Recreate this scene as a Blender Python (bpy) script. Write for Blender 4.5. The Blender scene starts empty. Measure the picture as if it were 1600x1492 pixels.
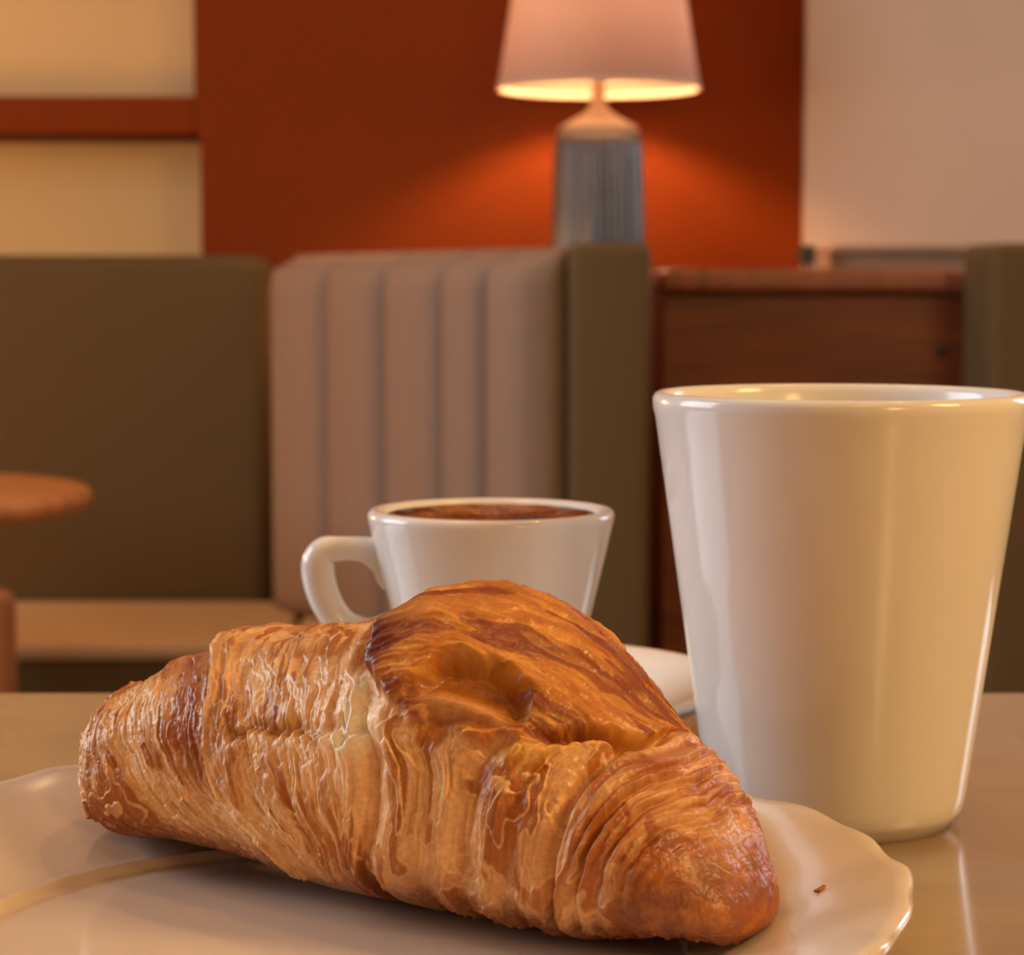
import bpy, bmesh, math, random
import numpy as np
from mathutils import Vector

# ------------------------------------------------------------------ camera, world, light, exposure
scene = bpy.context.scene
COL = scene.collection
F_PX, PITCH, CAM_Z = 3540.0, math.radians(4.88), 0.867
cam_data = bpy.data.cameras.new('camera')
cam_data.sensor_width = 36.0
cam_data.lens = F_PX / 1600.0 * 36.0
cam_data.clip_start = 0.02
cam_data.dof.use_dof = True
cam_data.dof.focus_distance = 0.435
cam_data.dof.aperture_fstop = 30.0
cam = bpy.data.objects.new('camera', cam_data)
cam.location = (0, 0, CAM_Z)
cam.rotation_euler = (math.pi / 2 - PITCH, 0, 0)
COL.objects.link(cam)
scene.camera = cam

world = bpy.data.worlds.new('world')
scene.world = world
world.use_nodes = True
world.node_tree.nodes['Background'].inputs[0].default_value = (1.0, 0.62, 0.36, 1)
world.node_tree.nodes['Background'].inputs[1].default_value = 0.05

WARM = (1.0, 0.52, 0.17)
DAY = (0.82, 0.90, 1.0)


def light(name, kind, loc, energy, color, rot=(0, 0, 0), size=0.1, size_y=None, spot=None, blend=0.6):
    d = bpy.data.lights.new(name, kind)
    d.energy = energy
    d.color = color
    if kind == 'AREA':
        d.size = size
        if size_y:
            d.shape = 'RECTANGLE'
            d.size_y = size_y
    else:
        d.shadow_soft_size = size
    if spot:
        d.spot_size = math.radians(spot)
        d.spot_blend = blend
    o = bpy.data.objects.new(name, d)
    o.location = loc
    o.rotation_euler = rot
    COL.objects.link(o)
    return o


# daylight entering by the window in the left wall
WIN_Y0, WIN_Y1, WIN_Z0, WIN_Z1 = 0.52, 1.55, 0.92, 1.95
light('window_daylight', 'AREA', (-1.72, (WIN_Y0 + WIN_Y1) / 2, (WIN_Z0 + WIN_Z1) / 2), 30, DAY, (0, -math.pi / 2, 0), WIN_Z1 - WIN_Z0, WIN_Y1 - WIN_Y0)
# weaker daylight from the window in the right wall
light('window_daylight', 'AREA', (2.22, 2.70, 1.50), 14, DAY, (0, math.pi / 2, 0), 0.9, 0.7)
# recessed ceiling spots (housings built with the ceiling); the last is added front fill
SPOTS = [(-0.95, 2.62, 5), (-0.25, 2.35, 14), (1.15, 2.55, 20), (-0.45, 1.05, 12), (0.60, 1.00, 16), (0.35, -0.75, 14)]
for sx, sy, e in SPOTS:
    light('ceiling_spot_light', 'SPOT', (sx, sy, 2.64), e, WARM, (0, 0, 0), 0.035, spot=95, blend=0.8)

scene.view_settings.view_transform = 'Standard'
scene.view_settings.look = 'None'
scene.view_settings.exposure = 0.0
scene.view_settings.gamma = 1.0
scene.view_settings.use_curve_mapping = False
scene.cycles.use_denoising = True
scene.cycles.sample_clamp_indirect = 4.0
scene.cycles.max_bounces = 6
scene.cycles.use_adaptive_sampling = True
scene.cycles.adaptive_threshold = 0.04
scene.cycles.diffuse_bounces = 4
scene.cycles.glossy_bounces = 3
scene.cycles.transmission_bounces = 3


# ------------------------------------------------------------------ helpers
def at(px, py, y):
    """world point on the vertical plane at distance y that lies behind a photo pixel"""
    a, b = (px - 800) / F_PX, -(py - 746) / F_PX
    dy = math.cos(PITCH) + b * math.sin(PITCH)
    dz = -math.sin(PITCH) + b * math.cos(PITCH)
    t = y / dy
    return Vector((a * t, y, CAM_Z + dz * t))


def srgb(r, g, b):
    f = lambda c: (c / 255) / 12.92 if c / 255 <= 0.04045 else ((c / 255 + 0.055) / 1.055) ** 2.4
    return (f(r), f(g), f(b), 1)


def mat(name, color, rough=0.5, noise=0.0, scale=20.0, bump=0.0, bscale=None, coat=0.0, metal=0.0, spec=0.5,
        stretch=None, sss=0.0, color2=None, detail=4.0, emit=None, emit_strength=0.0):
    m = bpy.data.materials.new(name)
    m.use_nodes = True
    nt = m.node_tree
    b = nt.nodes['Principled BSDF']
    b.inputs['Base Color'].default_value = color
    b.inputs['Roughness'].default_value = rough
    b.inputs['Metallic'].default_value = metal
    b.inputs['Specular IOR Level'].default_value = spec
    b.inputs['Coat Weight'].default_value = coat
    b.inputs['Coat Roughness'].default_value = 0.04
    if sss:
        b.inputs['Subsurface Weight'].default_value = sss
        b.inputs['Subsurface Radius'].default_value = (1.0, 0.6, 0.35)
        b.inputs['Subsurface Scale'].default_value = 0.004
    if emit:
        b.inputs['Emission Color'].default_value = emit
        b.inputs['Emission Strength'].default_value = emit_strength
    if noise or bump:
        tc = nt.nodes.new('ShaderNodeTexCoord')
        mp = nt.nodes.new('ShaderNodeMapping')
        if stretch:
            mp.inputs['Scale'].default_value = stretch
        nt.links.new(tc.outputs['Object'], mp.inputs['Vector'])
    if noise:
        n = nt.nodes.new('ShaderNodeTexNoise')
        n.inputs['Scale'].default_value = scale
        n.inputs['Detail'].default_value = detail
        nt.links.new(mp.outputs[0], n.inputs['Vector'])
        r = nt.nodes.new('ShaderNodeValToRGB')
        c2 = color2 or tuple(min(1, c * (1 + noise)) for c in color[:3]) + (1,)
        c1 = color if color2 else tuple(c * (1 - noise) for c in color[:3]) + (1,)
        r.color_ramp.elements[0].position = 0.32
        r.color_ramp.elements[1].position = 0.68
        r.color_ramp.elements[0].color = c1
        r.color_ramp.elements[1].color = c2
        nt.links.new(n.outputs['Fac'], r.inputs[0])
        nt.links.new(r.outputs[0], b.inputs['Base Color'])
    if bump:
        n2 = nt.nodes.new('ShaderNodeTexNoise')
        n2.inputs['Scale'].default_value = bscale or scale
        n2.inputs['Detail'].default_value = 3
        nt.links.new(mp.outputs[0], n2.inputs['Vector'])
        bp = nt.nodes.new('ShaderNodeBump')
        bp.inputs['Strength'].default_value = bump
        bp.inputs['Distance'].default_value = 0.002
        nt.links.new(n2.outputs['Fac'], bp.inputs['Height'])
        nt.links.new(bp.outputs[0], b.inputs['Normal'])
    return m


M = {}
M['orange'] = mat('terracotta_paint', (0.21, 0.034, 0.0018, 1), 0.8, 0.04, 3, 0.15, 60, spec=0.15)
M['beige'] = mat('cream_paint', (0.80, 0.58, 0.29, 1), 0.8, 0.03, 3, 0.1, 60)
M['plaster'] = mat('pinkish_plaster', (0.60, 0.445, 0.335, 1), 0.8, 0.04, 4, 0.15, 50)
M['ceiling'] = mat('ceiling_paint', (0.55, 0.48, 0.42, 1), 0.9, 0.02, 3)
M['floor'] = mat('floor_boards', (0.16, 0.085, 0.045, 1), 0.4, 0.3, 6, 0.2, 8, stretch=(1, 8, 1))
M['olive'] = mat('olive_upholstery', (0.12, 0.071, 0.022, 1), 0.85, 0.10, 350, 0.35, 700)
M['channel'] = mat('taupe_upholstery', (0.28, 0.19, 0.138, 1), 0.85, 0.08, 350, 0.3, 700)
M['seat_toplit'] = mat('toplit_upholstery', (0.58, 0.40, 0.235, 1), 0.85, 0.08, 350, 0.3, 700)  # same fabric as the backs, light from above put into a paler colour
M['wood'] = mat('red_brown_wood', (0.175, 0.038, 0.009, 1), 0.45, 0.28, 7, 0.1, 9, stretch=(1, 1, 8))
M['woodtop'] = mat('red_brown_wood_edge', (0.26, 0.075, 0.03, 1), 0.32, 0.25, 9, 0.1, 9, stretch=(8, 1, 1))
M['honey'] = mat('honey_wood', (0.60, 0.25, 0.085, 1), 0.4, 0.22, 6, 0.1, 9, stretch=(1, 9, 1))
M['black'] = mat('black_plastic', (0.02, 0.017, 0.015, 1), 0.4)
M['porcelain'] = mat('white_porcelain', (0.80, 0.755, 0.70, 1), 0.16, 0.012, 6, 0.0, 35, coat=0.12, spec=0.4)
M['porcelain2'] = mat('white_cup_glaze', (0.82, 0.78, 0.73, 1), 0.17, 0.012, 6, 0.0, 40, coat=0.2, spec=0.4)
M['plate'] = mat('white_plate_glaze', (0.72, 0.60, 0.49, 1), 0.16, 0.015, 9, 0.03, 60, coat=0.3)
M['foot'] = mat('unglazed_foot', (0.50, 0.44, 0.36, 1), 0.7, 0.05, 90)
M['table'] = mat('polished_stone_top', (0.32, 0.21, 0.112, 1), 0.14, 0.10, 28, 0.015, 30, coat=0.2, detail=6)
M['steel'] = mat('dark_metal', (0.06, 0.05, 0.045, 1), 0.4, metal=0.8)
M['shade'] = mat('lamp_shade_cloth', (0.72, 0.56, 0.45, 1), 0.9, 0.03, 120, 0.1, 600)
M['lampbase'] = mat('grey_blue_ceramic', (0.05, 0.05, 0.06, 1), 0.35, 0.12, 40, coat=0.3)
M['lampcap'] = mat('pale_lamp_neck', (0.26, 0.18, 0.12, 1), 0.5)
M['ledge'] = mat('taupe_ledge_paint', (0.34, 0.22, 0.155, 1), 0.6, 0.04, 6)
M['chairwood'] = mat('brown_chair_wood', (0.27, 0.085, 0.025, 1), 0.4, 0.22, 6, 0.1, 9, stretch=(9, 9, 1))
M['frame'] = mat('window_frame_paint', (0.6, 0.57, 0.52, 1), 0.5)
M['bulb'] = mat('lit_bulb', (1, 0.8, 0.5, 1), 0.5, emit=(1.0, 0.56, 0.25, 1), emit_strength=360)
M['globe'] = mat('side_fill_glow', (1, 0.8, 0.5, 1), 0.5, emit=(1.0, 0.64, 0.25, 1), emit_strength=36)
M['globe2'] = mat('front_fill_glow', (1, 0.8, 0.5, 1), 0.5, emit=(1.0, 0.60, 0.22, 1), emit_strength=17)
M['niche_fill'] = mat('niche_fill_glow', (1, 0.8, 0.5, 1), 0.5, emit=(1.0, 0.52, 0.16, 1), emit_strength=108)
M['downlight'] = mat('lit_downlight', (1, 0.8, 0.5, 1), 0.5, emit=(1.0, 0.74, 0.48, 1), emit_strength=30)

# shade lets some of the bulb's light through
nt = M['shade'].node_tree
pb = nt.nodes['Principled BSDF']
tr = nt.nodes.new('ShaderNodeBsdfTranslucent')
tr.inputs[0].default_value = (0.80, 0.50, 0.28, 1)
mx = nt.nodes.new('ShaderNodeMixShader')
mx.inputs[0].default_value = 0.20
nt.links.new(pb.outputs[0], mx.inputs[1])
nt.links.new(tr.outputs[0], mx.inputs[2])
nt.links.new(mx.outputs[0], nt.nodes['Material Output'].inputs[0])


def obj(name, me, m=None, parent=None, smooth=False):
    if isinstance(me, bmesh.types.BMesh):
        b = me
        bmesh.ops.recalc_face_normals(b, faces=b.faces)
        me = bpy.data.meshes.new(name)
        b.to_mesh(me)
        b.free()
    o = bpy.data.objects.new(name, me)
    COL.objects.link(o)
    if m:
        me.materials.clear()
        me.materials.append(m)
    if smooth:
        for p in me.polygons:
            p.use_smooth = True
    if parent:
        o.parent = parent
    return o


def thing(name, label, cat, loc=(0, 0, 0), rz=0.0, group=None):
    o = bpy.data.objects.new(name, None)
    o.empty_display_size = 0.05
    o.location = loc
    o.rotation_euler = (0, 0, rz)
    COL.objects.link(o)
    return tag(o, label, cat, group)


def tag(o, label, cat, group=None):
    o['label'] = label
    o['category'] = cat
    if group:
        o['group'] = group
    return o


def struct(o, label=None):
    o['kind'] = 'structure'
    if label:
        o['label'] = label
    return o


def bx(b, x0, x1, y0, y1, z0, z1, bev=0.0, seg=3):
    r = bmesh.ops.create_cube(b, size=1.0)
    vs = r['verts']
    for v in vs:
        v.co = Vector((x0 + (v.co.x + .5) * (x1 - x0), y0 + (v.co.y + .5) * (y1 - y0), z0 + (v.co.z + .5) * (z1 - z0)))
    if bev:
        es = list({e for v in vs for e in v.link_edges})
        bmesh.ops.bevel(b, geom=es, offset=bev, segments=seg, affect='EDGES', profile=0.5)
    return b


def box(*a, **k):
    return bx(bmesh.new(), *a, **k)


def lathe(profile, n=96, rad=None, closed=False):
    """profile: list of (r, z); rad(theta, i) may scale the radius"""
    b = bmesh.new()
    rings = []
    for i, (r, z) in enumerate(profile):
        if r < 1e-6:
            rings.append([b.verts.new((0, 0, z))])
        else:
            ring = []
            for k in range(n):
                th = 2 * math.pi * k / n
                rr, zz = (r, z) if rad is None else rad(th, r, z, i)
                ring.append(b.verts.new((rr * math.cos(th), rr * math.sin(th), zz)))
            rings.append(ring)
    pairs = list(zip(rings, rings[1:]))
    if closed:
        pairs.append((rings[-1], rings[0]))
    for a, c in pairs:
        for k in range(n):
            k2 = (k + 1) % n
            if len(a) == 1 and len(c) == 1:
                continue
            if len(a) == 1:
                b.faces.new((a[0], c[k], c[k2]))
            elif len(c) == 1:
                b.faces.new((a[k], c[0], a[k2]))
            else:
                b.faces.new((a[k], c[k], c[k2], a[k2]))
    return b


def smooth_path(pts, n=8):
    """Catmull-Rom through tuples of any length"""
    P = [np.array(p, float) for p in pts]
    P = [2 * P[0] - P[1]] + P + [2 * P[-1] - P[-2]]
    out = []
    for i in range(1, len(P) - 2):
        for k in range(n):
            t = k / n
            out.append(.5 * ((2 * P[i]) + (P[i + 1] - P[i - 1]) * t + (2 * P[i - 1] - 5 * P[i] + 4 * P[i + 1] - P[i + 2]) * t * t
                             + (3 * P[i] - P[i - 1] - 3 * P[i + 1] + P[i + 2]) * t ** 3))
    out.append(P[-2])
    return out


def sweep(path, radii, n=20, side=Vector((0, 1, 0))):
    """tube along path; radii = (in-plane, across) per point; 'across' runs along side"""
    b = bmesh.new()
    rings = []
    path = [Vector(p) for p in path]
    for i, p in enumerate(path):
        t = (path[min(i + 1, len(path) - 1)] - path[max(i - 1, 0)]).normalized()
        s = (side - t * side.dot(t)).normalized()
        u = t.cross(s)
        ra, rb = radii[i]
        rings.append([b.verts.new(p + u * ra * math.cos(2 * math.pi * k / n) + s * rb * math.sin(2 * math.pi * k / n)) for k in range(n)])
    for a, c in zip(rings, rings[1:]):
        for k in range(n):
            b.faces.new((a[k], a[(k + 1) % n], c[(k + 1) % n], c[k]))
    b.faces.new(rings[0])
    b.faces.new(list(reversed(rings[-1])))
    return b


def prism(pts, z0, z1, bev=0.0, seg=3):
    b = bmesh.new()
    lo = [b.verts.new((x, y, z0)) for x, y in pts]
    f = b.faces.new(lo)
    r = bmesh.ops.extrude_face_region(b, geom=[f])
    for v in r['geom']:
        if isinstance(v, bmesh.types.BMVert):
            v.co.z = z1
    bmesh.ops.recalc_face_normals(b, faces=b.faces)
    if bev:
        bmesh.ops.bevel(b, geom=list(b.edges), offset=bev, segments=seg, affect='EDGES', profile=0.5)
    return b


# ------------------------------------------------------------------ the room
WY = 3.20                       # plane of the terracotta wall
RX0, RX1, RY0, RY1, RZ = -1.78, 2.3, -2.2, 3.42, 2.7
struct(obj('floor', box(RX0, RX1, RY0, RY1, -0.06, 0), M['floor']))
struct(obj('ceiling', box(RX0, RX1, RY0, RY1, RZ, RZ + .06), M['ceiling']))
nx_up, nx_lo = at(303, 80, WY).x, at(314, 300, WY).x
z_sh_t, z_sh_b = at(150, 150, WY).z, at(150, 210, WY).z
NL = -1.60                       # left end of the niches
wb = bmesh.new()
for a in ((nx_lo, RX1, WY, RY1, 0, z_sh_b), (nx_up, RX1, WY, RY1, z_sh_b, RZ), (RX0, nx_lo, WY, RY1, 0, .80),
          (RX0, nx_up, WY, RY1, 1.62, RZ), (RX0, NL, WY, RY1, .80, 1.62)):
    bx(wb, *a)
struct(obj('wall_back', wb, M['orange']), 'terracotta painted back wall behind the lamp')
struct(obj('trim_1', box(NL, nx_up, WY, WY + .19, z_sh_b, z_sh_t, bev=.003, seg=1), M['orange']), 'terracotta shelf board dividing the two cream niches')
struct(obj('wall_niche', box(NL, nx_up, WY + .19, RY1, .80, 1.62), M['beige']), 'cream back of the two wall niches')
pier_x = at(1259, 200, WY - .03).x
struct(obj('wall_pier', box(pier_x, RX1, WY - .03, WY - .0005, 0, RZ), M['plaster']), 'pinkish plastered wall section right of the lamp')
# left wall with the window, right wall, rear wall
wl = bmesh.new()
for a in ((RX0 - .1, RX0, RY0, RY1, 0, WIN_Z0), (RX0 - .1, RX0, RY0, RY1, WIN_Z1, RZ), (RX0 - .1, RX0, RY0, WIN_Y0, WIN_Z0, WIN_Z1), (RX0 - .1, RX0, WIN_Y1, RY1, WIN_Z0, WIN_Z1)):
    bx(wl, *a)
struct(obj('wall_left', wl, M['plaster']))
wr_ = bmesh.new()
for a in ((RY0, RY1, 0, 1.05), (RY0, RY1, 1.95, RZ), (RY0, 2.33, 1.05, 1.95), (3.07, RY1, 1.05, 1.95)):
    bx(wr_, RX1, RX1 + .1, *a)
struct(obj('wall_right', wr_, M['plaster']))
fr2 = bmesh.new()
for a in ((2.33, 2.37, 1.05, 1.95), (3.03, 3.07, 1.05, 1.95), (2.37, 3.03, 1.05, 1.09), (2.37, 3.03, 1.91, 1.95)):
    bx(fr2, RX1 + .03, RX1 + .08, *a)
struct(obj('window_2', fr2, M['frame']))
struct(obj('wall_rear', box(RX0, RX1, RY0 - .1, RY0, 0, RZ), M['plaster']))
fr = bmesh.new()
ym = (WIN_Y0 + WIN_Y1) / 2
for a in ((WIN_Y0, WIN_Y0 + .05, WIN_Z0, WIN_Z1), (WIN_Y1 - .05, WIN_Y1, WIN_Z0, WIN_Z1), (ym - .02, ym + .02, WIN_Z0 + .05, WIN_Z1 - .05),
          (WIN_Y0 + .05, WIN_Y1 - .05, WIN_Z0, WIN_Z0 + .05), (WIN_Y0 + .05, WIN_Y1 - .05, WIN_Z1 - .05, WIN_Z1)):
    bx(fr, RX0 - .08, RX0 - .03, a[0], a[1], a[2], a[3])
struct(obj('window_1', fr, M['frame']))
WHERE = ['over the cream niches', 'over the corner of the banquette', 'before the pinkish wall', 'over the far left of the cafe table', 'over the far right of the cafe table', 'added behind the camera as unseen front fill']
for (sx, sy, e), wh in zip(SPOTS, WHERE):
    t = tag(obj('ceiling_spot', lathe([(.062, 2.6999), (.062, 2.692), (.047, 2.690), (.043, 2.6999)], 32), M['frame'], smooth=True), 'small round recessed ceiling spot ' + wh, 'ceiling light', 'recessed ceiling spots')
    t.location = (sx, sy, 0)
    g = obj('lens', lathe([(0, 2.6975), (.043, 2.6975)], 32), M['downlight'], t)

# ------------------------------------------------------------------ banquettes
ZS, ZT = 0.447, 0.905
A0, A1 = Vector((-.282, 3.0)), Vector((.058, 2.36))           # line of the channelled back
dirv = (A1 - A0).normalized()
nrm = Vector((dirv.y, -dirv.x))                                 # faces left and to the camera
if nrm.x > 0:
    nrm = -nrm
t = thing('banquette', 'long olive banquette with smooth upholstered back under the cream niches', 'banquette', (-1.1, 3.0, 0))
o = obj('backrest', box(-.66, .775, 0, .13, ZS - .02, ZT, bev=.022, seg=4), M['olive'], t, True)
o = obj('seat', box(-.66, .828, -.36, -.003, ZS - .024, ZS, bev=.011, seg=4), M['seat_toplit'], t, True)  # slab kept thin so the painted top light stays off the front
o = obj('plinth', box(-.66, .80, -.345, .10, .0, ZS - .026), M['olive'], t)

t = thing('banquette', 'banquette run with vertical padded channels and olive end panel beside the lamp', 'banquette', (A0.x, A0.y, 0))
us = [0, .259, .494, .714, .862, 1.0]
LEN = (A1 - A0).length
for u0, u1 in zip(us, us[1:]):
    b = bmesh.new()
    n, nz = 14, 22
    w = (u1 - u0) * LEN
    grid = []
    for j in range(nz + 1):
        v = j / nz
        row = []
        for i in range(n + 1):
            c = -1 + 2 * i / n
            prof = (1 - abs(c) ** 3.2) ** .6 if abs(c) < 1 else 0
            hz = ZS + .002 + v * (ZT - ZS - .002)
            topr = 1.0
            if v > .93:
                q = (v - .93) / .07
                topr = math.sqrt(max(0, 1 - q * q))
            depth = .002 + .036 * prof * topr + .020 * topr
            pt = dirv * ((u0 + u1) / 2 * LEN + c * w / 2 * .995) + nrm * depth
            row.append(b.verts.new((pt.x, pt.y, hz)))
        grid.append(row)
    bk = []
    for row in (grid[0], grid[-1]):
        pass
    for j in range(nz):
        for i in range(n):
            b.faces.new((grid[j][i], grid[j][i + 1], grid[j + 1][i + 1], grid[j + 1][i]))
    # back side
    def backpt(v):
        p2 = Vector((v.co.x, v.co.y))
        s = p2.dot(dirv)
        q = dirv * s - nrm * .001
        return b.verts.new((q.x, q.y, v.co.z))
    bl = [backpt(r[0]) for r in grid]
    br = [backpt(r[-1]) for r in grid]
    for j in range(nz):
        b.faces.new((bl[j], bl[j + 1], br[j + 1], br[j]))
        b.faces.new((grid[j][0], grid[j + 1][0], bl[j + 1], bl[j]))
        b.faces.new((grid[j][-1], br[j], br[j + 1], grid[j + 1][-1]))
    b.faces.new(grid[-1] + [br[-1], bl[-1]])
    b.faces.new(list(reversed(grid[0])) + [bl[0], br[0]])
    obj('channel', b, M['channel'], t, True)
p0 = dirv * .10 - nrm * .003
p1 = dirv * (LEN - .004) - nrm * .003
p2 = p1 - nrm * .075
p3 = p0 - nrm * .075
obj('back_board', prism([p0, p1, p2, p3], .0, ZT - .004, bev=.008), M['olive'], t)
ex0, ex1 = at(888, 600, 2.35).x - A0.x, at(1016, 600, 2.35).x - A0.x
obj('end_panel', box(ex0, ex1, 2.335 - A0.y, 2.385 - A0.y + .10, .0, ZT + .004, bev=.012, seg=4), M['olive'], t, True)
sp = [(.016, -.006), (.30, -.595), (.04, -.74), (.016, -.38)]
nn = nrm * .06
sp = [(.016, -.075), ((dirv * (LEN - .03) + nn).x, (dirv * (LEN - .03) + nn).y), (.045, -.80), (.016, -.40)]
obj('seat', prism(sp, ZS - .024, ZS, bev=.010), M['seat_toplit'], t)
obj('plinth', prism([(.03, -.13), (.26, -.56), (.07, -.72), (.03, -.36)], 0, ZS - .026), M['olive'], t)

t = thing('banquette', 'olive banquette end panel at the right edge behind the tall mug', 'banquette', (.6, 2.35, 0))
rx0 = at(1541, 600, 2.35).x - .6
obj('end_panel', box(rx0, rx0 + .085, -.015, .135, 0, ZT + .004, bev=.012, seg=4), M['olive'], t, True)
obj('back_board', box(rx0 + .087, rx0 + .75, .02, .12, 0, ZT, bev=.015), M['olive'], t, True)
obj('seat', box(rx0 + .12, rx0 + .75, -.34, .018, ZS - .10, ZS, bev=.02), M['seat_toplit'], t, True)
obj('plinth', box(rx0 + .13, rx0 + .75, -.30, .018, 0, ZS - .102), M['olive'], t)

# ------------------------------------------------------------------ wooden partition cabinet between the banquettes
cx0, cx1 = at(1034, 600, 2.52).x, at(1530, 600, 2.52).x
zc_t, zc_b = at(1280, 420, 2.5).z, at(1280, 458, 2.5).z
t = thing('wooden_cabinet', 'red brown wooden cabinet standing between the banquette end panels', 'cabinet', ((cx0 + cx1) / 2, 2.52, 0))
hw = (cx1 - cx0) / 2
obj('body', box(-hw, hw, 0, .30, 0, zc_b - .001, bev=.003, seg=1), M['wood'], t)
obj('top_board', box(-hw - .004, hw + .002, -.022, .31, zc_b, zc_t, bev=.009, seg=3), M['woodtop'], t)
kp = at(1471, 548, 2.517)
k = obj('screw_cap', lathe([(0, 0), (.0055, 0), (.0055, .002), (.004, .003), (0, .003)], 20), M['black'], t, True)
k.location = (kp.x - (cx0 + cx1) / 2, 0, kp.z)
k.rotation_euler = (math.pi / 2, 0, 0)

# console the lamp stands on, ledge under the pinkish wall
t = thing('console', 'low wooden console behind the banquette carrying the lamp', 'console', (.19, 3.02, 0))
obj('body', box(-.19, .17, -.13, .15, 0, .83), M['wood'], t)
obj('top_board', box(-.20, .18, -.14, .155, .83, .86, bev=.005), M['woodtop'], t)
lx0, lx1 = pier_x + .002, pier_x + .62
t = thing('wall_ledge', 'pale boxed ledge along the foot of the pinkish wall', 'ledge', ((lx0 + lx1) / 2, 3.02, 0))
zl = at(1400, 382, 2.92).z
obj('front', box(-.309, .309, -.09, .148, 0, zl - .012), M['ledge'], t)
obj('cap', box(-.309, .309, -.10, .148, zl - .012, zl, bev=.004), M['ledge'], t)
pk = at(1261, 398, 2.9)
t = thing('power_plug', 'small dark plug at the corner where the terracotta wall meets the ledge', 'plug', (pk.x, 2.9, pk.z))
obj('plug_body', box(-.010, .010, -.010, .014, -.012, .012, bev=.004), M['black'], t)
obj('cable', sweep([(0, .004, -.0121), (0, .004, -.03), (-.004, .006, -.042)], [(.003, .003)] * 3, 8), M['black'], t, True)

# ------------------------------------------------------------------ table lamp
LX, LY = at(935, 200, 3.0).x, 3.0
zr = at(935, 140, 3.0).z
zb1 = at(935, 206, 3.0).z
t = thing('table_lamp', 'lit table lamp with pale conical shade and ribbed grey ceramic base', 'lamp', (LX, LY, .86))
z0 = .86


def ribs(th, r, z, i):
    return (r * (1 + .035 * abs(math.sin(th * 17)) - .02), z) if 2 <= i <= 13 else (r, z)


prof = [(0, .0005), (.058, .0005)] + [(.0625 - .0055 * k / 11 + (-.004 if k in (0, 11) else 0), .004 + (zb1 - z0 - .006) * k / 11) for k in range(12)] + [(.050, zb1 - z0), (0, zb1 - z0)]
obj('base', lathe(prof, 272, ribs), M['lampbase'], t, True)
zz = zb1 - z0
obj('cap', lathe([(.053, zz + .0002), (.053, zz + .004), (.040, zz + .012), (.022, zz + .022), (.012, zz + .03), (.010, zz + .04), (.008, zz + .075), (0, zz + .075)], 48), M['lampcap'], t, True)
zq = zr - z0
R0, R1, SH = .1325, .100, .205
th_ = .0012
obj('shade', lathe([(R0, zq), (R1, zq + SH), (R1 - th_, zq + SH), (R0 - th_, zq)], 96, closed=True), M['shade'], t, True)
o = obj('trim_ring', lathe([(R0 + .0012, zq - .001), (R0 + .0008, zq + .005), (R0 - .0022, zq + .005), (R0 - .0022, zq - .001)], 96, closed=True), M['shade'], t, True)
bz = zq + .085
bm_ = lathe([(0, bz - .034), (.012, bz - .033), (.014, bz - .02), (.026, bz + .005), (.028, bz + .016), (.022, bz + .03), (.010, bz + .038), (0, bz + .039)], 32)
obj('bulb', bm_, M['bulb'], t, True)
obj('socket', lathe([(0, zz + .0755), (.012, zz + .0755), (.014, zz + .08), (.016, bz - .045), (.030, bz - .040), (.030, bz - .0352), (0, bz - .0352)], 24), M['lampcap'], t, True)  # wide rim under the bulb added to shade the cap

# unseen globes added for warm light, right of the table and behind camera
for wx, wy, GZ, gm, lab in ((.80, .22, 1.42, 'globe', 'unseen frosted globe added right of the cafe table for warm side light'),
                           (.70, -.80, 1.30, 'globe2', 'unseen dimmer globe added behind the camera as front fill')):
    t = thing('added_globe', lab, 'lamp', (wx, wy, 0), group='added fill globes')
    obj('globe', lathe([(0, GZ - .13)] + [(.13 * math.sin(math.pi * k / 12), GZ - .13 * math.cos(math.pi * k / 12)) for k in range(1, 12)] + [(0, GZ + .13)], 24), M[gm], t, True)
    obj('cord', lathe([(0, GZ + .131), (.003, GZ + .131), (.003, RZ - .03), (0, RZ - .03)], 12), M['black'], t, True)
    obj('ceiling_rose', lathe([(0, RZ - .029), (.045, RZ - .029), (.05, RZ - .02), (.05, RZ - .0005), (0, RZ - .0005)], 32), M['black'], t, True)

# unseen globe added on the left wall to brighten the niches
t = thing('niche_fill_globe', 'small unseen globe added on the left wall to light the cream niches', 'lamp', (RX0, 2.72, 1.00))
obj('globe', lathe([(0, -.07)] + [(.07 * math.sin(math.pi * k / 8), -.07 * math.cos(math.pi * k / 8)) for k in range(1, 8)] + [(0, .07)], 16), M['niche_fill'], t, True).location = (.13, 0, 0)
obj('bracket', box(.006, .0585, -.012, .012, -.012, .012), M['steel'], t)
obj('wall_plate', box(.0005, .0055, -.05, .05, -.05, .05, bev=.002), M['steel'], t)

# ------------------------------------------------------------------ round side table and armchair at the left
TZ, TR = .648, .25
tcx, tcy = -.70, 2.40
t = thing('round_table', 'round honey coloured wooden table at the left edge before the banquette', 'table', (tcx, tcy, 0))
obj('tabletop', lathe([(0, TZ - .024), (TR - .02, TZ - .024), (TR - .004, TZ - .018), (TR, TZ - .009), (TR - .003, TZ - .002), (TR - .008, TZ), (0, TZ)], 96), M['honey'], t, True)
obj('column', lathe([(0, .021), (.022, .021), (.022, TZ - .0245), (0, TZ - .0245)], 32), M['steel'], t, True)
obj('foot', lathe([(0, 0), (.17, 0), (.17, .006), (.15, .012), (.03, .02), (0, .02)], 64), M['steel'], t, True)

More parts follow.
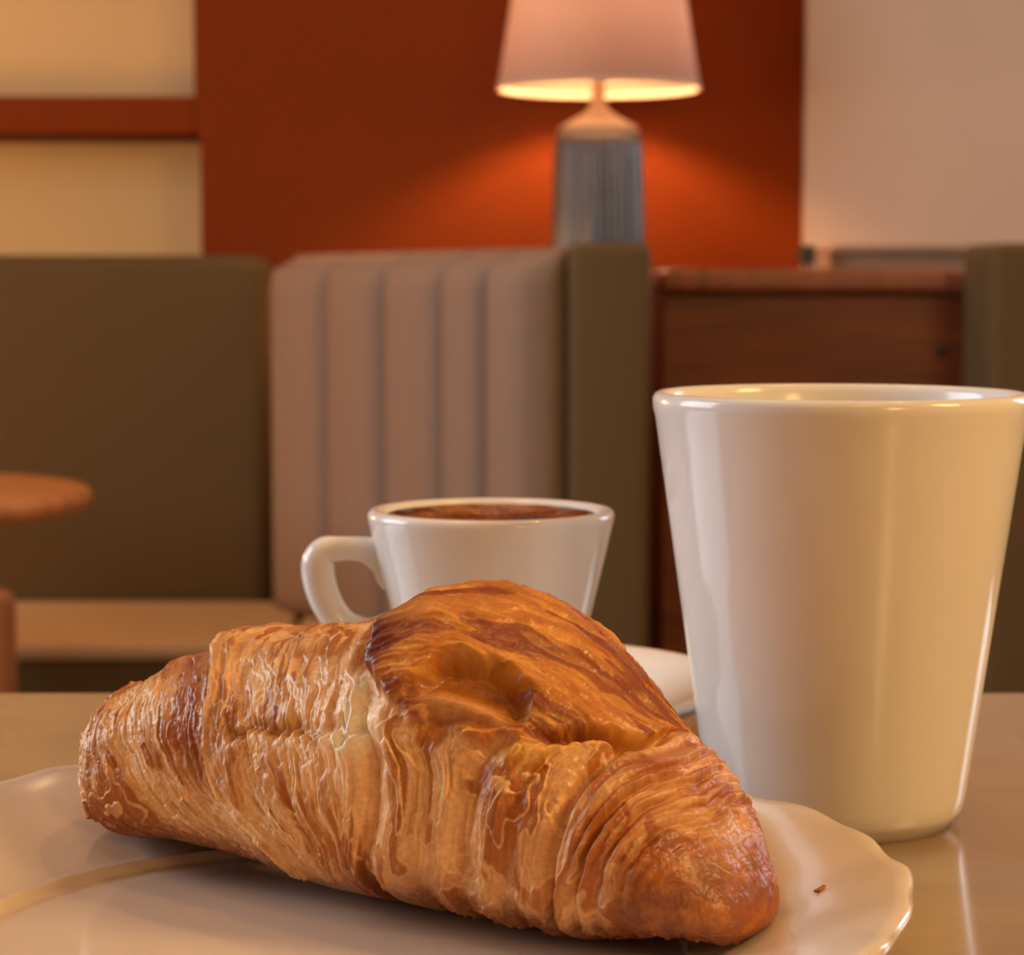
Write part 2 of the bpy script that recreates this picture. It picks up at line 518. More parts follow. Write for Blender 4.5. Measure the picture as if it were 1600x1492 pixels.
ax = at(25, 960, 2.0)
az = at(10, 924, 2.0).z
t = thing('wooden_chair', 'brown wooden chair back post at the lower left edge before the round table', 'chair', (ax.x, 2.0, 0), math.atan2(-ax.x, 2.0))
for x0 in (-.45, -.030):
    obj('leg', box(x0, x0 + .030, 0, .028, 0, az, bev=.011, seg=4), M['chairwood'], t, True)
    obj('leg', box(x0, x0 + .030, .33, .358, 0, .417, bev=.006), M['chairwood'], t, True)
b = bmesh.new()
bx(b, -.4195, -.0305, .001, .027, az - .04, az + .008, bev=.008, seg=4)
obj('crest_rail', b, M['chairwood'], t, True)
obj('back_rail', box(-.4195, -.0305, .004, .024, az - .11, az - .08, bev=.005), M['chairwood'], t, True)
obj('seat', box(-.45, 0, .03, .37, .418, .445, bev=.01), M['chairwood'], t, True)

# ------------------------------------------------------------------ the near table
ZTAB = .74
t = thing('cafe_table', 'glossy beige stone cafe table in the foreground carrying plate and cups', 'table', (0, .25, 0))
obj('tabletop', box(-.62, .62, -.46, .4515, -.032 + ZTAB, ZTAB, bev=.004, seg=3), M['table'], t)
obj('column', lathe([(0, .0135), (.035, .0135), (.035, ZTAB - .0325), (0, ZTAB - .0325)], 40), M['steel'], t, True)
obj('foot', box(-.26, .26, -.26, .26, 0, .013, bev=.004), M['steel'], t)

# ------------------------------------------------------------------ tall mug
MX, MY = .0772, .5335
t = thing('tall_mug', 'tall tapered white porcelain mug without handle standing right of the croissant', 'mug', (MX, MY, ZTAB))
MH = .1018
prof = [(0, .0018), (.0245, .0018), (.0258, .0002), (.0275, .0002), (.0280, .0016), (.0292, .0024), (.0302, .0042), (.0308, .0075)]
for k in range(1, 15):
    u = k / 14
    prof.append((.0308 + (.0433 - .0308) * (u + .05 * math.sin(math.pi * u) * 0), .0075 + (MH - .0075 - .006) * u))
prof += [(.0439, MH - .0035), (.0440, MH - .0016), (.0434, MH - .0004), (.0425, MH), (.0416, MH - .0006), (.0411, MH - .002), (.0407, MH - .005)]
for k in range(1, 9):
    u = k / 8
    prof.append((.0407 - .0125 * u, MH - .005 - (MH - .015) * u))
prof += [(.026, .0075), (.020, .006), (0, .0058)]
mug = obj('mug_body', lathe(prof, 128), M['porcelain'], t, True)
obj('foot_ring', lathe([(.0252, .0018), (.0252, 0), (.0274, 0), (.0274, .0018)], 96, closed=True), M['foot'], t, True)

# ------------------------------------------------------------------ coffee cup and saucer
CX, CY = -.0055, .595
t = tag(obj('saucer', lathe([(0, .0035), (.024, .0035), (.0255, 0), (.0285, 0), (.030, .0035), (.040, .0075), (.052, .0145), (.0615, .0197), (.0648, .0212),
                             (.0658, .0222), (.0650, .0232), (.0632, .0230), (.058, .0205), (.047, .0145), (.036, .0095), (.029, .0072), (.0262, .0078), (.0248, .0066), (0, .0066)], 128),
            M['porcelain2'], smooth=True), 'white saucer with raised rim half hidden behind the croissant', 'saucer')
t.location = (CX, CY, ZTAB)
t = thing('coffee_cup', 'white tapered coffee cup with squared handle filled with dark coffee', 'cup', (CX, CY, ZTAB + .0068))
CH = .0612
cw = lambda z: .0205 + (.0322 - .0205) * ((z - .008) / (CH - .012)) if z > .008 else .0205
prof = [(0, .0015), (.016, .0015), (.017, 0), (.0185, 0), (.0193, .0015), (.0200, .004), (.0206, .008)]
for k in range(1, 11):
    z = .008 + (CH - .012) * k / 10
    prof.append((cw(z), z))
prof += [(.0326, CH - .0022), (.0325, CH - .0010), (.0317, CH - .0002), (.0304, CH), (.0288, CH - .0005), (.0278, CH - .0016), (.0272, CH - .0035), (.0258, CH - .012), (.0185, .012), (.014, .007), (0, .006)]
obj('cup_body', lathe(prof, 128), M['porcelain2'], t, True)


def cpx(px, py):
    q = at(px, py, CY)
    return (q.x - CX, 0.0, q.z - ZTAB - .0068)


hp = [(650, 892, .0090, .0058), (622, 884, .0076, .0054), (596, 868, .0050, .0048), (566, 858, .0034, .0044), (530, 857, .0033, .0044), (507, 861, .0038, .0045), (497, 880, .0044, .0046),
      (500, 912, .0044, .0047), (514, 948, .0042, .0047), (537, 975, .0040, .0046), (570, 988, .0040, .0046), (605, 985, .0046, .0048), (640, 972, .005, .005)]
pth = smooth_path([cpx(a, b_) + (c, d) for a, b_, c, d in hp], 8)
obj('handle', sweep([p[:3] for p in pth], [(p[3], p[4]) for p in pth], 24), M['porcelain2'], t, True)
m = mat('coffee_crema', (0.055, 0.010, 0.004, 1), 0.2, 0.5, 70, 0.6, 260, color2=(0.38, 0.115, 0.02, 1), detail=6)
cof = lathe([(0, CH - .0024), (.010, CH - .0024), (.020, CH - .0023), (.0255, CH - .0020), (.02745, CH - .0014), (.0272, CH - .0035), (0, CH - .0060)], 96,
            lambda th, r, z, i: (r, z + (.0004 * math.sin(7 * th + r * 400) + .0003 * math.sin(17 * th)) * (1 if 1 <= i <= 3 else 0)))
obj('coffee', cof, m, t, True)

# ------------------------------------------------------------------ plate with a scalloped rim
PX, PY = -.036, .412
PR = .1085
rng = random.Random(4)
ph = [rng.uniform(0, 6.28) for _ in range(6)]


def wave(th):
    return .42 * math.sin(25 * th + ph[0] + .9 * math.sin(3 * th + ph[1])) + .40 * math.sin(14 * th + ph[2]) + .25 * math.sin(7 * th + ph[3])


def scallop(th, r, z, i):
    k = max(0.0, (r - .066) / (PR - .066))
    k = k * k
    w = wave(th)
    return r + .0009 * w * k, z + .0007 * w * k


prof = [(0, .0018), (.040, .0018), (.0415, 0), (.0445, 0), (.046, .0018), (.064, .0022), (.072, .0045), (.086, .0088), (.098, .0125), (.105, .0150), (.1078, .0164),
        (.1088, .0177), (.1086, .0189), (.1075, .0194), (.1050, .0188), (.100, .0172), (.094, .0150), (.086, .0120), (.078, .0090), (.0725, .0072), (.0705, .00665),
        (.0694, .00660), (.0687, .00675), (.0682, .00655), (.0677, .0052), (.0670, .0046), (.0640, .0045), (.05, .0044), (.03, .0044), (0, .0044)]
pl = tag(obj('plate', lathe(prof, 720, scallop), M['plate'], smooth=True), 'white plate with gently scalloped rim under the croissant', 'plate')
pl.location = (PX, PY, ZTAB)


# ------------------------------------------------------------------ croissant
def fade(t):
    return t * t * t * (t * (t * 6 - 15) + 10)


_r = np.random.RandomState(7)
PERM = np.concatenate([_r.permutation(256)] * 3)
GRAD = _r.normal(size=(256, 3))
GRAD /= np.linalg.norm(GRAD, axis=1)[:, None]


GRAD = GRAD.astype(np.float32)
G2 = _r.normal(size=(256, 2)).astype(np.float32)
G2 /= np.linalg.norm(G2, axis=1)[:, None]


def perlin3(x, y, z):
    x, y, z = np.broadcast_arrays(np.asarray(x, np.float32), np.asarray(y, np.float32), np.asarray(z, np.float32))
    xi, yi, zi = np.floor(x).astype(np.int32), np.floor(y).astype(np.int32), np.floor(z).astype(np.int32)
    xf, yf, zf = x - xi, y - yi, z - zi
    u, v, w = fade(xf), fade(yf), fade(zf)
    out = 0
    for i in (0, 1):
        wx = u if i else 1 - u
        px_ = PERM[(xi + i) & 255]
        for j in (0, 1):
            wy = wx * (v if j else 1 - v)
            py_ = PERM[px_ + ((yi + j) & 255)]
            for k in (0, 1):
                h = PERM[py_ + ((zi + k) & 255)]
                out = out + wy * (w if k else 1 - w) * (GRAD[h, 0] * (xf - i) + GRAD[h, 1] * (yf - j) + GRAD[h, 2] * (zf - k))
    return out * 1.6


def perlin(x, y, seed=0.0):
    x, y = np.broadcast_arrays(np.asarray(x, np.float32), np.asarray(y, np.float32))
    x = x + np.float32(seed * 7.31)
    y = y + np.float32(seed * 3.77)
    xi, yi = np.floor(x).astype(np.int32), np.floor(y).astype(np.int32)
    xf, yf = x - xi, y - yi
    u, v = fade(xf), fade(yf)
    out = 0
    for i in (0, 1):
        wx = u if i else 1 - u
        px_ = PERM[(xi + i) & 255]
        for j in (0, 1):
            h = PERM[px_ + ((yi + j) & 255)]
            out = out + wx * (v if j else 1 - v) * (G2[h, 0] * (xf - i) + G2[h, 1] * (yf - j))
    return out * 1.5


def fbm(x, y, seed=0.0, o=3):
    a, s = 0, 1.0
    for k in range(o):
        a = a + s * perlin(x * 2 ** k + 17 * k, y * 2 ** k + 5 * k, seed)
        s *= .5
    return a / 1.6


def fbm3(x, y, z, o=3):
    a, s = 0, 1.0
    for k in range(o):
        a = a + s * perlin3(x * 2 ** k + 17 * k, y * 2 ** k + 5 * k, z * 2 ** k)
        s *= .5
    return a / 1.6


def terrace(n, k, w=.16):
    """flat plates with steep ragged edges; returns height, distance into the plate, random tone of the plate"""
    x = n * k
    f = np.floor(x)
    r = x - f
    tone = np.modf(np.abs(np.sin(f * 12.9898 + 4.1) * 43758.5453))[0]
    return (f + sst(0, w, r) + .25 * r) / k, r, tone


def sst(a, b, x):
    t = np.clip((x - a) / (b - a), 0, 1)
    return t * t * (3 - 2 * t)


KN = np.array([0, .06, .15, .28, .42, .55, .68, .8, .9, .96, 1.])
PAR = np.array([-0.08490, 0.48643, 0.04395, 0.39563, 0.01138, 0.01833, 0.02282, 0.02644, 0.02991, 0.03378, 0.03614, 0.03278, 0.02762, 0.02249, 0.01502, 0.01034, 0.02461, 0.03198, 0.03935, 0.04471, 0.05298, 0.05887, 0.05206, 0.03789, 0.02530, 0.01350, 0.00750, 0.75440, 0.75016, 0.75017, 0.74847, 0.74552, 0.74553, 0.74486, 0.74622, 0.74946, 0.75050, 0.75020])


def kint(S, V):
    i = np.clip(np.searchsorted(KN, S) - 1, 0, len(KN) - 2)
    m = np.gradient(V, KN)
    h = KN[i + 1] - KN[i]
    t = (S - KN[i]) / h
    return (2 * t ** 3 - 3 * t ** 2 + 1) * V[i] + (t ** 3 - 2 * t ** 2 + t) * h * m[i] + (-2 * t ** 3 + 3 * t ** 2) * V[i + 1] + (t ** 3 - t ** 2) * h * m[i + 1]


def cro_base(S, T):
    """S along the roll 0..1, T around it (0 underside, .5 front, 1 top, 1.5 back)"""
    A, B, bow = PAR[0:2], PAR[2:4], PAR[4]
    w, H, zb = PAR[5:16], PAR[16:27], PAR[27:38]
    d = (B - A) / np.hypot(*(B - A))
    n = np.array([d[1], -d[0]])
    off = bow * 4 * S * (1 - S)
    cx = A[0] + (B[0] - A[0]) * S - n[0] * off
    cy = A[1] + (B[1] - A[1]) * S - n[1] * off
    a, b = np.clip(S / .05, 0, 1), np.clip((1 - S) / .025, 0, 1)
    e = np.sqrt(1 - (1 - a) ** 2) * np.sqrt(1 - (1 - b) ** 2)
    W, HH, Z = kint(S, w) * e, kint(S, H) * e, kint(S, zb) + kint(S, H) * (1 - e) * .4
    sp_, cp_ = np.sin(T * np.pi), np.cos(T * np.pi)
    X = np.sign(sp_) * np.abs(sp_) ** .85
    Zs = .5 - .5 * np.sign(cp_) * np.abs(cp_) ** .8
    X = X * (1 - .10 * (Zs - .4))
    return np.stack([cx + n[0] * W * X, cy + n[1] * W * X, Z + HH * Zs], -1)


# lines where the rolled dough wraps over itself: position along the roll for each T (front side; the back mirrors them)
WR = [
    (0.0, [(0, 0.0), (1, 0.0)]),
    (.215, [(.25, .33), (.361, .278), (.472, .226), (.556, .183), (.65, .165), (.778, .143), (1.0, .11)]),
    (.293, [(.25, .42), (.328, .396), (.389, .366), (.45, .313), (.5, .293), (.561, .286), (.656, .276), (.744, .251), (.9, .188), (1.0, .16)]),
    (.392, [(.25, .475), (.317, .461), (.406, .449), (.489, .396), (.572, .361), (.667, .346), (.80, .31), (1.0, .25)]),
    (.567, [(.25, .52), (.289, .524), (.422, .556), (.489, .569), (.533, .564), (.578, .535), (.672, .530), (.817, .494), (1.0, .45)]),
    (.690, [(.25, .66), (.4, .685), (.517, .69), (.60, .70), (.75, .725), (1.0, .75)]),
    (.808, [(.25, .79), (.417, .805), (.5, .807), (.611, .812), (.789, .82), (.989, .817), (1.139, .84)]),
    (.832, [(.25, .80), (.417, .812), (.556, .835), (.739, .852), (.994, .867), (1.206, .902)]),
    (.92, [(.25, .90), (.48, .915), (.7, .93), (1.0, .945)]),
    (1.0, [(0, 1.0), (1, 1.0)]),
]


def wrapcoord(S, T):
    Tf = np.where(T > 1.0, 2 - T, T)
    cs = [np.interp(Tf, [p[0] for p in pts], [p[1] for p in pts]) for _, pts in WR]
    refs = [r for r, _ in WR]
    q = np.zeros_like(S)
    for k in range(len(WR) - 1):
        c0, c1 = cs[k], np.maximum(cs[k + 1], cs[k] + .004)
        ins = (S >= c0) if k else np.ones_like(S, bool)
        q = np.where(ins, refs[k] + (refs[k + 1] - refs[k]) * np.clip((S - c0) / (c1 - c0), 0, 1), q)
    return q


# lower edge of the folded dough tip on top (T for each S)
FE_S = [.47, .49, .531, .551, .569, .607, .659, .70, .727, .762, .805, .827, .87]
FE_T = [.98, .839, .706, .66, .648, .63, .63, .66, .706, .778, .928, 1.15, 1.5]


def cro_detail(S, T, P):
    q = wrapcoord(S, T)
    qw = q + .007 * fbm(S * 9, T * 5, 3.1) + .003 * fbm(S * 30, T * 14, 9.7, 2)
    x3, y3, z3 = P[..., 0] * 1000, P[..., 1] * 1000, P[..., 2] * 1000      # mm
    tipm = sst(0, .03, S) * sst(0, .02, 1 - S)
    mirror = np.where(T > 1.25, 2.35 - T, T)
    # the folded tip on top
    fe = np.interp(S + .014 * fbm(T * 9, S * 20, 1.3), FE_S, FE_T) + .022 * fbm(S * 26, T * 3, 5.5)
    flap = sst(-.012, .014, mirror - fe) * sst(.470, .49, S + .02 * fbm(T * 12, 0.3, 8.1)) * (1 - sst(.85, .89, S))
    nf = 1 - flap
    d = np.zeros_like(S)

    def step(q0, amp, fall, wdt=.003):
        x = qw - q0
        return amp * sst(-wdt, wdt, x) * np.exp(-np.maximum(x, 0) / fall)

    def groove(q0, amp, wd):
        return -amp * np.exp(-((qw - q0) / wd) ** 2)
    # wraps left of the middle sit on each other towards the middle
    var = 1 + .6 * fbm(T * 4, S * 3, 40.)
    wr = step(.293, 2.6, .10) + step(.215, .6, .05) + step(.325, .7, .03) * var + step(.392, 1.3, .05) * var + step(.45, .8, .04) * var
    wr = wr + groove(.567, 2.6, .016) + step(.592, 1.2, .06) + groove(.645, 1.0, .014) * var + groove(.692, 2.0, .015) + groove(.75, 1.3, .014) * var
    wr = wr + groove(.806, 2.8, .010) + step(.812, 1.5, .05) + groove(.846, 1.3, .006) + groove(.869, 1.1, .007) + groove(.896, .8, .008)
    d += wr * nf
    d += 1.9 * sst(.46, .52, S) * (1 - sst(.60, .82, S)) * flap + .7 * flap
    d -= 1.2 * nf * sst(.60, .80, mirror) * sst(.42, .47, S) * (1 - sst(.49, .56, S))
    # crease running lengthways across the second wrap, lower sheets ragged and proud
    cl = T - (.565 + .05 * fbm(S * 22, T * 2, 15.) + .03 * fbm(S * 70, T * 3, 16., 2))
    cmask = sst(.30, .345, S) * (1 - sst(.52, .56, S))
    below = sst(-.006, .006, -cl) * np.exp(-np.maximum(-cl, 0) / .10)
    crease = np.exp(-((cl - .012) / .018) ** 2) * cmask
    d += (1.3 * below * cmask - 1.0 * crease) * nf
    # bubble torn open under the fold
    pu = (S - .664) / .074
    pv = (mirror - .735 - .62 * (S - .664)) / .100
    pr = np.sqrt(pu ** 2 + pv ** 2) + .30 * fbm(S * 15, T * 6, 4.2)
    pit = 1 - sst(.62, 1.02, pr)
    bulge = np.exp(-((pu / .85) ** 4 + ((pv + .38) / .42) ** 2) * 1.1)
    d += pit * (-5.0 + 4.6 * bulge)
    # slot along the right of the fold
    ss = (S - .785) / .042
    st = (mirror - np.interp(S, [.745, .762, .805, .83], [.77, .80, .925, 1.02]) - .02 * fbm(S * 40, 0 * T, 23.)) / .028
    slot = np.exp(-ss ** 4 - st ** 2)
    d -= 4.4 * slot
    ridge = np.exp(-((S - .775) / .06) ** 4 - ((mirror - np.interp(S, FE_S, FE_T) + .045) / .03) ** 2)
    d += .9 * ridge * nf
    calm = 1 - .80 * pit
    rad = np.clip(kint(S, PAR[5:16]) / .031, .35, 1.1)
    TR_ = (T - .6) * rad + 2.0
    rend = sst(.87, .93, S + .06 * (.55 - np.minimum(T, 1)))
    # peeling plates of pastry following the wraps
    w1 = fbm(S * 7, T * 4, 51.)
    n1 = fbm(qw * 15 + .5 * w1, TR_ * 3.6, 2.2)
    h1, r1, k1 = terrace(n1 + .15 * fbm(qw * 60, T * 12, 13., 2), 3.4)
    n2 = fbm(qw * 80 + 3, TR_ * 4.5, 6.4)
    n3 = fbm(qw * 210, TR_ * 9, 8.8, 2)
    patch = sst(-.15, .35, fbm(S * 10 + 3, T * 4, 12.2) + .35 * np.exp(-((qw - .30) / .04) ** 2) + .35 * np.exp(-((qw - .16) / .05) ** 2) + .3 * np.exp(-((qw - .86) / .035) ** 2) + .25 * np.exp(-((qw - .66) / .06) ** 2))
    wrk = fbm(qw * 40, TR_ * 7, 33.)                       # wrinkles of the glazed skin
    ln2 = 1 - 2 * np.abs(n2)
    arcs = np.sin(2 * np.pi * (q + .004 * w1) / .0125 + 2.2 * fbm(S * 5, T * 2, 91.)) * sst(.812, .822, q) * (1 - sst(.885, .93, q)) * sst(.40, .60, T)
    dl = (1.6 * h1 + .40 * patch * ln2 + .55 * (1 - patch) * wrk + .20 * n3) * (1 - .72 * rend) * (1 - .55 * sst(.81, .83, q) * (1 - rend)) + .42 * arcs
    # on the fold the layers run lengthways
    lt = mirror - .85 * S + .05 * w1
    l1 = fbm(S * 6 + 2, lt * 9, 1.9)
    h2, r2, k2 = terrace(l1 + .06 * fbm(S * 16, lt * 24, 19., 2), 2.6, .34)
    l2 = fbm(S * 13, lt * 40, 7.9)
    l3 = fbm(S * 40, lt * 95, 3.9, 2)
    df = 1.5 * h2 + .42 * (1 - 2 * np.abs(l2)) + .14 * l3
    d += (dl * nf + df * flap) * calm
    f9 = fbm3(x3 / 9, y3 / 9, z3 / 9)
    f2 = fbm3(x3 / 2.6, y3 / 2.6, z3 / 2.6)
    f1 = fbm3(x3 / .95, y3 / .95, z3 / .95, 2)
    d += .7 * f9 + .25 * f2 * (1 - .5 * pit) * (1 - .4 * rend) + .09 * f1 * (1 - .5 * rend)
    f17 = fbm3(x3 / 1.6 + 9, y3 / 1.6, z3 / 1.6, 2)
    under = 1 - sst(.22, .36, np.minimum(T, 2 - T))
    endl = 1 - sst(.05, .15, S)
    d += np.maximum(0, f17 - .25) * .9 * (.4 + under + endl) + under * .55 * f17
    burn = np.exp(-(((S - .522) / .036) ** 2 + ((mirror - .735) / .10) ** 2) ** 1.5) * flap
    d += burn * .5 * fbm(S * 60, T * 16, 77., 2)
    cm = np.exp(-(((S - .532) / .020) ** 2 + ((T - .570) / .05) ** 2)) + .8 * np.exp(-(((S - .517) / .013) ** 2 + ((T - .65) / .08) ** 2)) + .7 * np.exp(-(((S - .495) / .03) ** 2 + ((T - .560) / .018) ** 2))
    d += .8 * cm * nf * (1 + n2)
    d *= tipm * .95 + .05
    d = np.where(under > .6, np.minimum(d, .9), d)

    # ---- colour of the crust (linear)
    pale = np.array([.74, .45, .21])
    cream = np.array([.90, .68, .47])
    gold = np.array([.40, .125, .018])
    ochre = np.array([.42, .155, .020])
    brown = np.array([.215, .045, .0075])
    burnt = np.array([.155, .026, .014])

    def mixc(a, b, t):
        t = np.clip(t, 0, 1)[..., None]
        return a * (1 - t) + b * t
    c = np.broadcast_to(gold, S.shape + (3,)).copy()
    c = mixc(c, ochre, sst(-.3, .4, fbm(S * 9, T * 4, 61.)))
    # each plate has its own bake: glazed brown skin or paler stretched dough
    c = mixc(c, brown * 1.15, .75 * sst(.55, .75, k1) * nf)
    c = mixc(c, pale, .50 * (1 - sst(.18, .38, k1)) * nf)
    pm = sst(-.10, .36, n2 + .6 * fbm(S * 6, T * 3, 4.4) - .35 * np.abs(S - .42) + .25 * patch - .05)
    c = mixc(c, pale, .75 * pm * nf * (1 - .62 * sst(.62, .80, S)))
    c = mixc(c, pale * 1.05, .65 * (1 - sst(.10, .26, r1)) * nf * (1 - .7 * sst(.8, .86, S)))        # thin torn edges
    edge = np.exp(-np.maximum(qw - .294, 0) / .016) * sst(-.002, .002, qw - .293) + .6 * np.exp(-((qw - .40) / .007) ** 2) + .7 * np.exp(-((qw - .586) / .013) ** 2)
    c = mixc(c, pale * 1.05, .85 * edge * nf)
    dk = np.exp(-((qw - .263) / .026) ** 2) * sst(.42, .52, T)
    c = mixc(c, brown * 1.35, .8 * dk * nf)
    c = mixc(c, pale, .55 * np.exp(-((qw - .17) / .04) ** 2) * nf * sst(-.2, .3, n2))
    topb = sst(.74, .95, mirror) * (1 - sst(.44, .5, S))
    c = mixc(c, brown * 1.25, .65 * topb * sst(-.3, .3, fbm(S * 14, T * 5, 31.)))
    c = mixc(c, pale * 1.05, .7 * below * cmask * np.exp(-np.maximum(-cl, 0) / .035) * nf)
    c = mixc(c, ochre * .85, .6 * crease * nf)
    soft = np.exp(-(((S - .535) / .040) ** 2 + ((T - .575) / .085) ** 2)) * sst(-.35, .25, fbm(S * 24, T * 7, 83.))
    c = mixc(c, pale * 1.12, .75 * soft * nf)
    c = mixc(c, cream, 1.25 * cm * (1 + .7 * n2) * nf)
    # fold
    fc = mixc(np.broadcast_to(brown * 1.1, c.shape), np.broadcast_to(np.array([.46, .155, .016]), c.shape), sst(-.4, .3, l1 + .4 * l2 + .3 * (k2 - .5)))
    fc = mixc(fc, np.array([.60, .28, .045]), .8 * sst(.05, .5, l2 + .5 * l1 - .1))
    fc = mixc(fc, np.array([.62, .31, .06]), .40 * (1 - sst(.10, .35, r2)))
    c = mixc(c, fc, flap)
    c = mixc(c, np.array([.31, .10, .014]), .85 * pit)
    c = mixc(c, np.array([.50, .22, .03]), .6 * pit * sst(.3, .9, pv + .4 * l2))
    c = mixc(c, np.array([.58, .27, .085]), .75 * pit * bulge)
    c = mixc(c, np.array([.64, .34, .065]), .8 * ridge * nf)
    c = mixc(c, brown * .9, .6 * slot)
    c = mixc(c, burnt, burn * 1.2)
    # right end is baked darker
    re = sst(.86, .93, S + .10 * (.55 - np.minimum(T, 1)) + .03 * n1) * nf
    f6 = fbm3(x3 / 6, y3 / 6, z3 / 6)
    rc = mixc(np.broadcast_to(brown * 1.05, c.shape), np.broadcast_to(np.array([.42, .125, .013]), c.shape), sst(-.25, .40, f6 + .35 * f2))
    c = mixc(c, rc * .80, .88 * re)
    ab = sst(.80, .84, S) * sst(.5, .7, T) * nf
    c = mixc(c, brown * 1.4, .5 * ab * sst(-.2, .3, -n2))
    c = mixc(c, brown * 1.1, .75 * under)
    c = mixc(c, brown * 1.6, .5 * endl * sst(-.1, .4, f2))
    c = mixc(c, brown * 1.5, .30 * np.clip(-arcs, 0, 1))
    lum = c[..., :1] / .42
    c = c * lum ** .10
    c *= 1.12 * (1 + .22 * f1 + .16 * n3)[..., None]
    return d * .001, np.clip(c, .004, .95), flap


NS, NT = 1080, 500
lin = np.linspace(0, 1, NS)
s1 = .62 * lin + .38 * (.5 - .5 * np.cos(np.pi * lin))
s1[0], s1[-1] = .0004, .9996
tl = np.linspace(0, 2, NT, endpoint=False)
t1 = tl - .17 * np.sin(np.pi * (tl - .68))
t1 = t1 - t1[0]
Sg, Tg = np.meshgrid(s1, t1, indexing='ij')
Pg = cro_base(Sg, Tg)
eps = 1e-3
dS = cro_base(np.clip(Sg + eps, .0004, .9996), Tg) - cro_base(np.clip(Sg - eps, .0004, .9996), Tg)
dT = cro_base(Sg, Tg + 2e-3) - cro_base(Sg, Tg - 2e-3)
Ng = np.cross(dT, dS)
Ng /= np.maximum(np.linalg.norm(Ng, axis=-1, keepdims=True), 1e-12)
ctr = Pg.mean(1, keepdims=True)
flip = np.sign(((Pg - ctr) * Ng).sum(-1).mean())
Ng *= flip
Dg, Cg, Fg = cro_detail(Sg, Tg, Pg)
Vg = Pg + Ng * Dg[..., None]


def grid_mesh(name, V, C, keep, caps=True, wrap=True):
    ns, n_t = V.shape[:2]
    co = V.reshape(-1, 3)
    idx = np.arange(ns * n_t).reshape(ns, n_t)
    if wrap:
        nxt = np.roll(idx, -1, 1)
        q = np.stack([idx[:-1], idx[1:], nxt[1:], nxt[:-1]], -1).reshape(-1, 4)
    else:
        q = np.stack([idx[:-1, :-1], idx[1:, :-1], idx[1:, 1:], idx[:-1, 1:]], -1).reshape(-1, 4)
    me = bpy.data.meshes.new(name)
    q = q[keep.reshape(-1)[q[:, 0]]]
    loops = q.reshape(-1)
    starts = np.arange(0, len(loops), 4)
    if wrap and caps:
        loops = np.concatenate([loops, idx[0], idx[-1][::-1]])
        starts = np.concatenate([starts, [len(q) * 4, len(q) * 4 + n_t]])
    me.vertices.add(len(co))
    me.vertices.foreach_set('co', co.astype(np.float32).ravel())
    me.loops.add(len(loops))
    me.loops.foreach_set('vertex_index', loops.astype(np.int32))
    me.polygons.add(len(starts))
    me.polygons.foreach_set('loop_start', starts.astype(np.int32))
    me.polygons.foreach_set('use_smooth', np.ones(len(starts), bool))
    at_ = me.color_attributes.new('crust', 'FLOAT_COLOR', 'POINT')
    at_.data.foreach_set('color', np.concatenate([C.reshape(-1, 3), np.ones((len(co), 1))], 1).astype(np.float32).ravel())
    me.update(calc_edges=True)
    bb = bmesh.new()
    bb.from_mesh(me)
    bmesh.ops.delete(bb, geom=[v for v in bb.verts if not v.link_faces], context='VERTS')
    bb.to_mesh(me)
    bb.free()
    return me


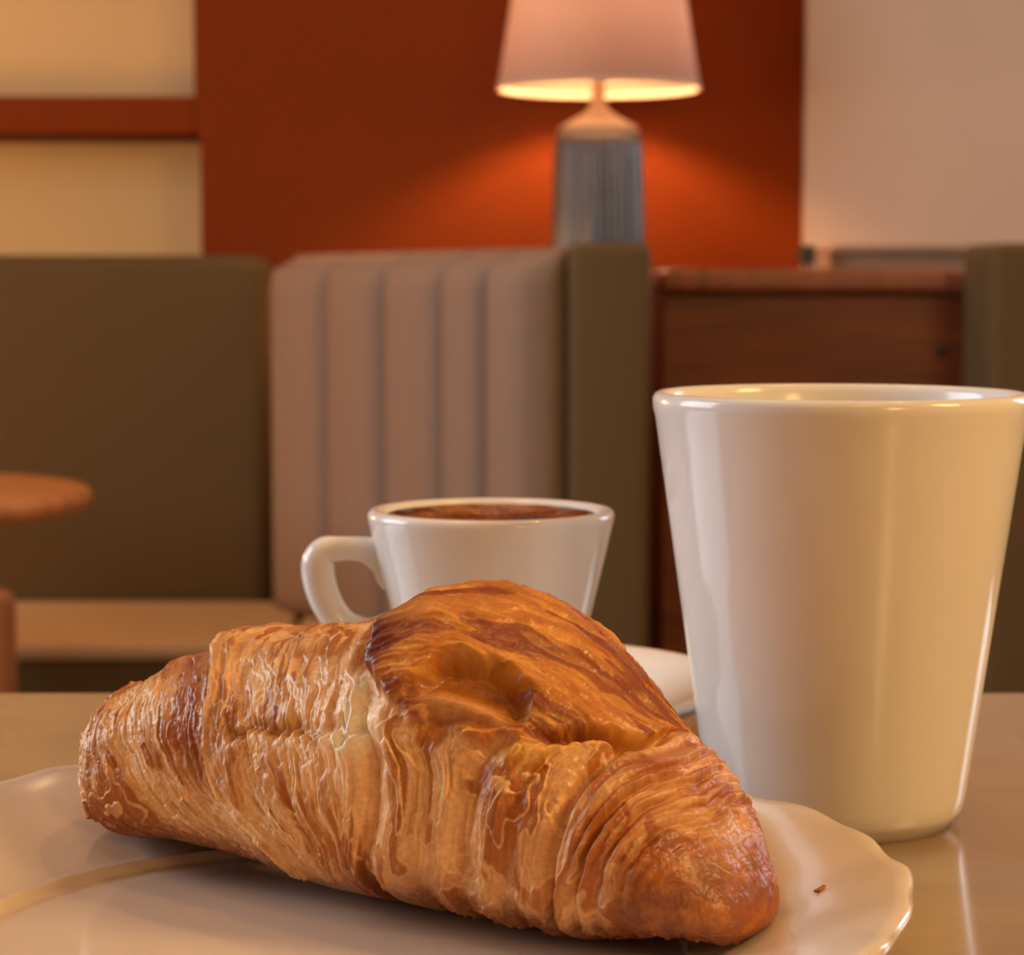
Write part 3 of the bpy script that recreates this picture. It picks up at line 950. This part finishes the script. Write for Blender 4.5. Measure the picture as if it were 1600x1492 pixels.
def crust_material():
    m = bpy.data.materials.new('baked_crust')
    m.use_nodes = True
    nt = m.node_tree
    b = nt.nodes['Principled BSDF']
    a = nt.nodes.new('ShaderNodeAttribute')
    a.attribute_name = 'crust'
    nt.links.new(a.outputs['Color'], b.inputs['Base Color'])
    b.inputs['Roughness'].default_value = 0.42
    b.inputs['Specular IOR Level'].default_value = 0.45
    b.inputs['Subsurface Weight'].default_value = 0.0
    tc = nt.nodes.new('ShaderNodeTexCoord')
    n = nt.nodes.new('ShaderNodeTexNoise')
    n.inputs['Scale'].default_value = 900
    n.inputs['Detail'].default_value = 3
    nt.links.new(tc.outputs['Object'], n.inputs['Vector'])
    bp = nt.nodes.new('ShaderNodeBump')
    bp.inputs['Strength'].default_value = 0.25
    bp.inputs['Distance'].default_value = 0.0004
    nt.links.new(n.outputs['Fac'], bp.inputs['Height'])
    nt.links.new(bp.outputs[0], b.inputs['Normal'])
    r = nt.nodes.new('ShaderNodeMapRange')
    n4 = nt.nodes.new('ShaderNodeTexNoise')
    n4.inputs['Scale'].default_value = 140
    nt.links.new(tc.outputs['Object'], n4.inputs['Vector'])
    r.inputs['To Min'].default_value = 0.24
    r.inputs['To Max'].default_value = 0.52
    nt.links.new(n4.outputs['Fac'], r.inputs['Value'])
    nt.links.new(r.outputs[0], b.inputs['Roughness'])
    return m


M['crust'] = crust_material()
cro = thing('croissant', 'golden brown flaky croissant lying across the plate', 'croissant', (-.02, .45, ZTAB + .0045))
off = np.array([-.02, .45, ZTAB + .0045])
zfloor = None
foldm = Fg > .5
obj('roll', grid_mesh('roll', Vg - off, Cg, ~foldm), M['crust'], cro)
fo = obj('folded_tip', grid_mesh('folded_tip', Vg - off, Cg, foldm, False), M['crust'], cro)
fo['label'] = 'amber folded dough tip over the middle'

# one crumb on the rim of the plate
cp = at(1282, 1392, .42)
b = bmesh.new()
bmesh.ops.create_icosphere(b, subdivisions=2, radius=1.0)
for v in b.verts:
    n_ = 1 + .35 * math.sin(5 * v.co.x + 3 * v.co.z) * math.cos(4 * v.co.y)
    v.co = Vector((v.co.x * .0015 * n_, v.co.y * .0006 * n_, v.co.z * .0003 * n_ + .0003 * v.co.x ** 2))
crumb = tag(obj('crumb', b, mat('toasted_crumb', (.36, .10, .03, 1), .6, .2, 400), smooth=True), 'tiny brown pastry crumb on the right rim of the plate', 'crumb')
rr = .0
# rest it on the rim surface
best = None
for yy in np.linspace(.38, .47, 181):
    q = at(1282, 1392, yy)
    r_ = math.hypot(q.x - PX, q.y - PY)
    zs = ZTAB + np.interp(r_, [.0688, .0725, .078, .086, .094, .100, .105], [.0063, .0072, .0090, .0120, .0150, .0172, .0188])
    if best is None or abs(q.z - zs) < best[0]:
        best = (abs(q.z - zs), q.x, q.y, zs)
crumb.location = (best[1], best[2], best[3] + .0004)
crumb.rotation_euler = (0, -.28, .6)
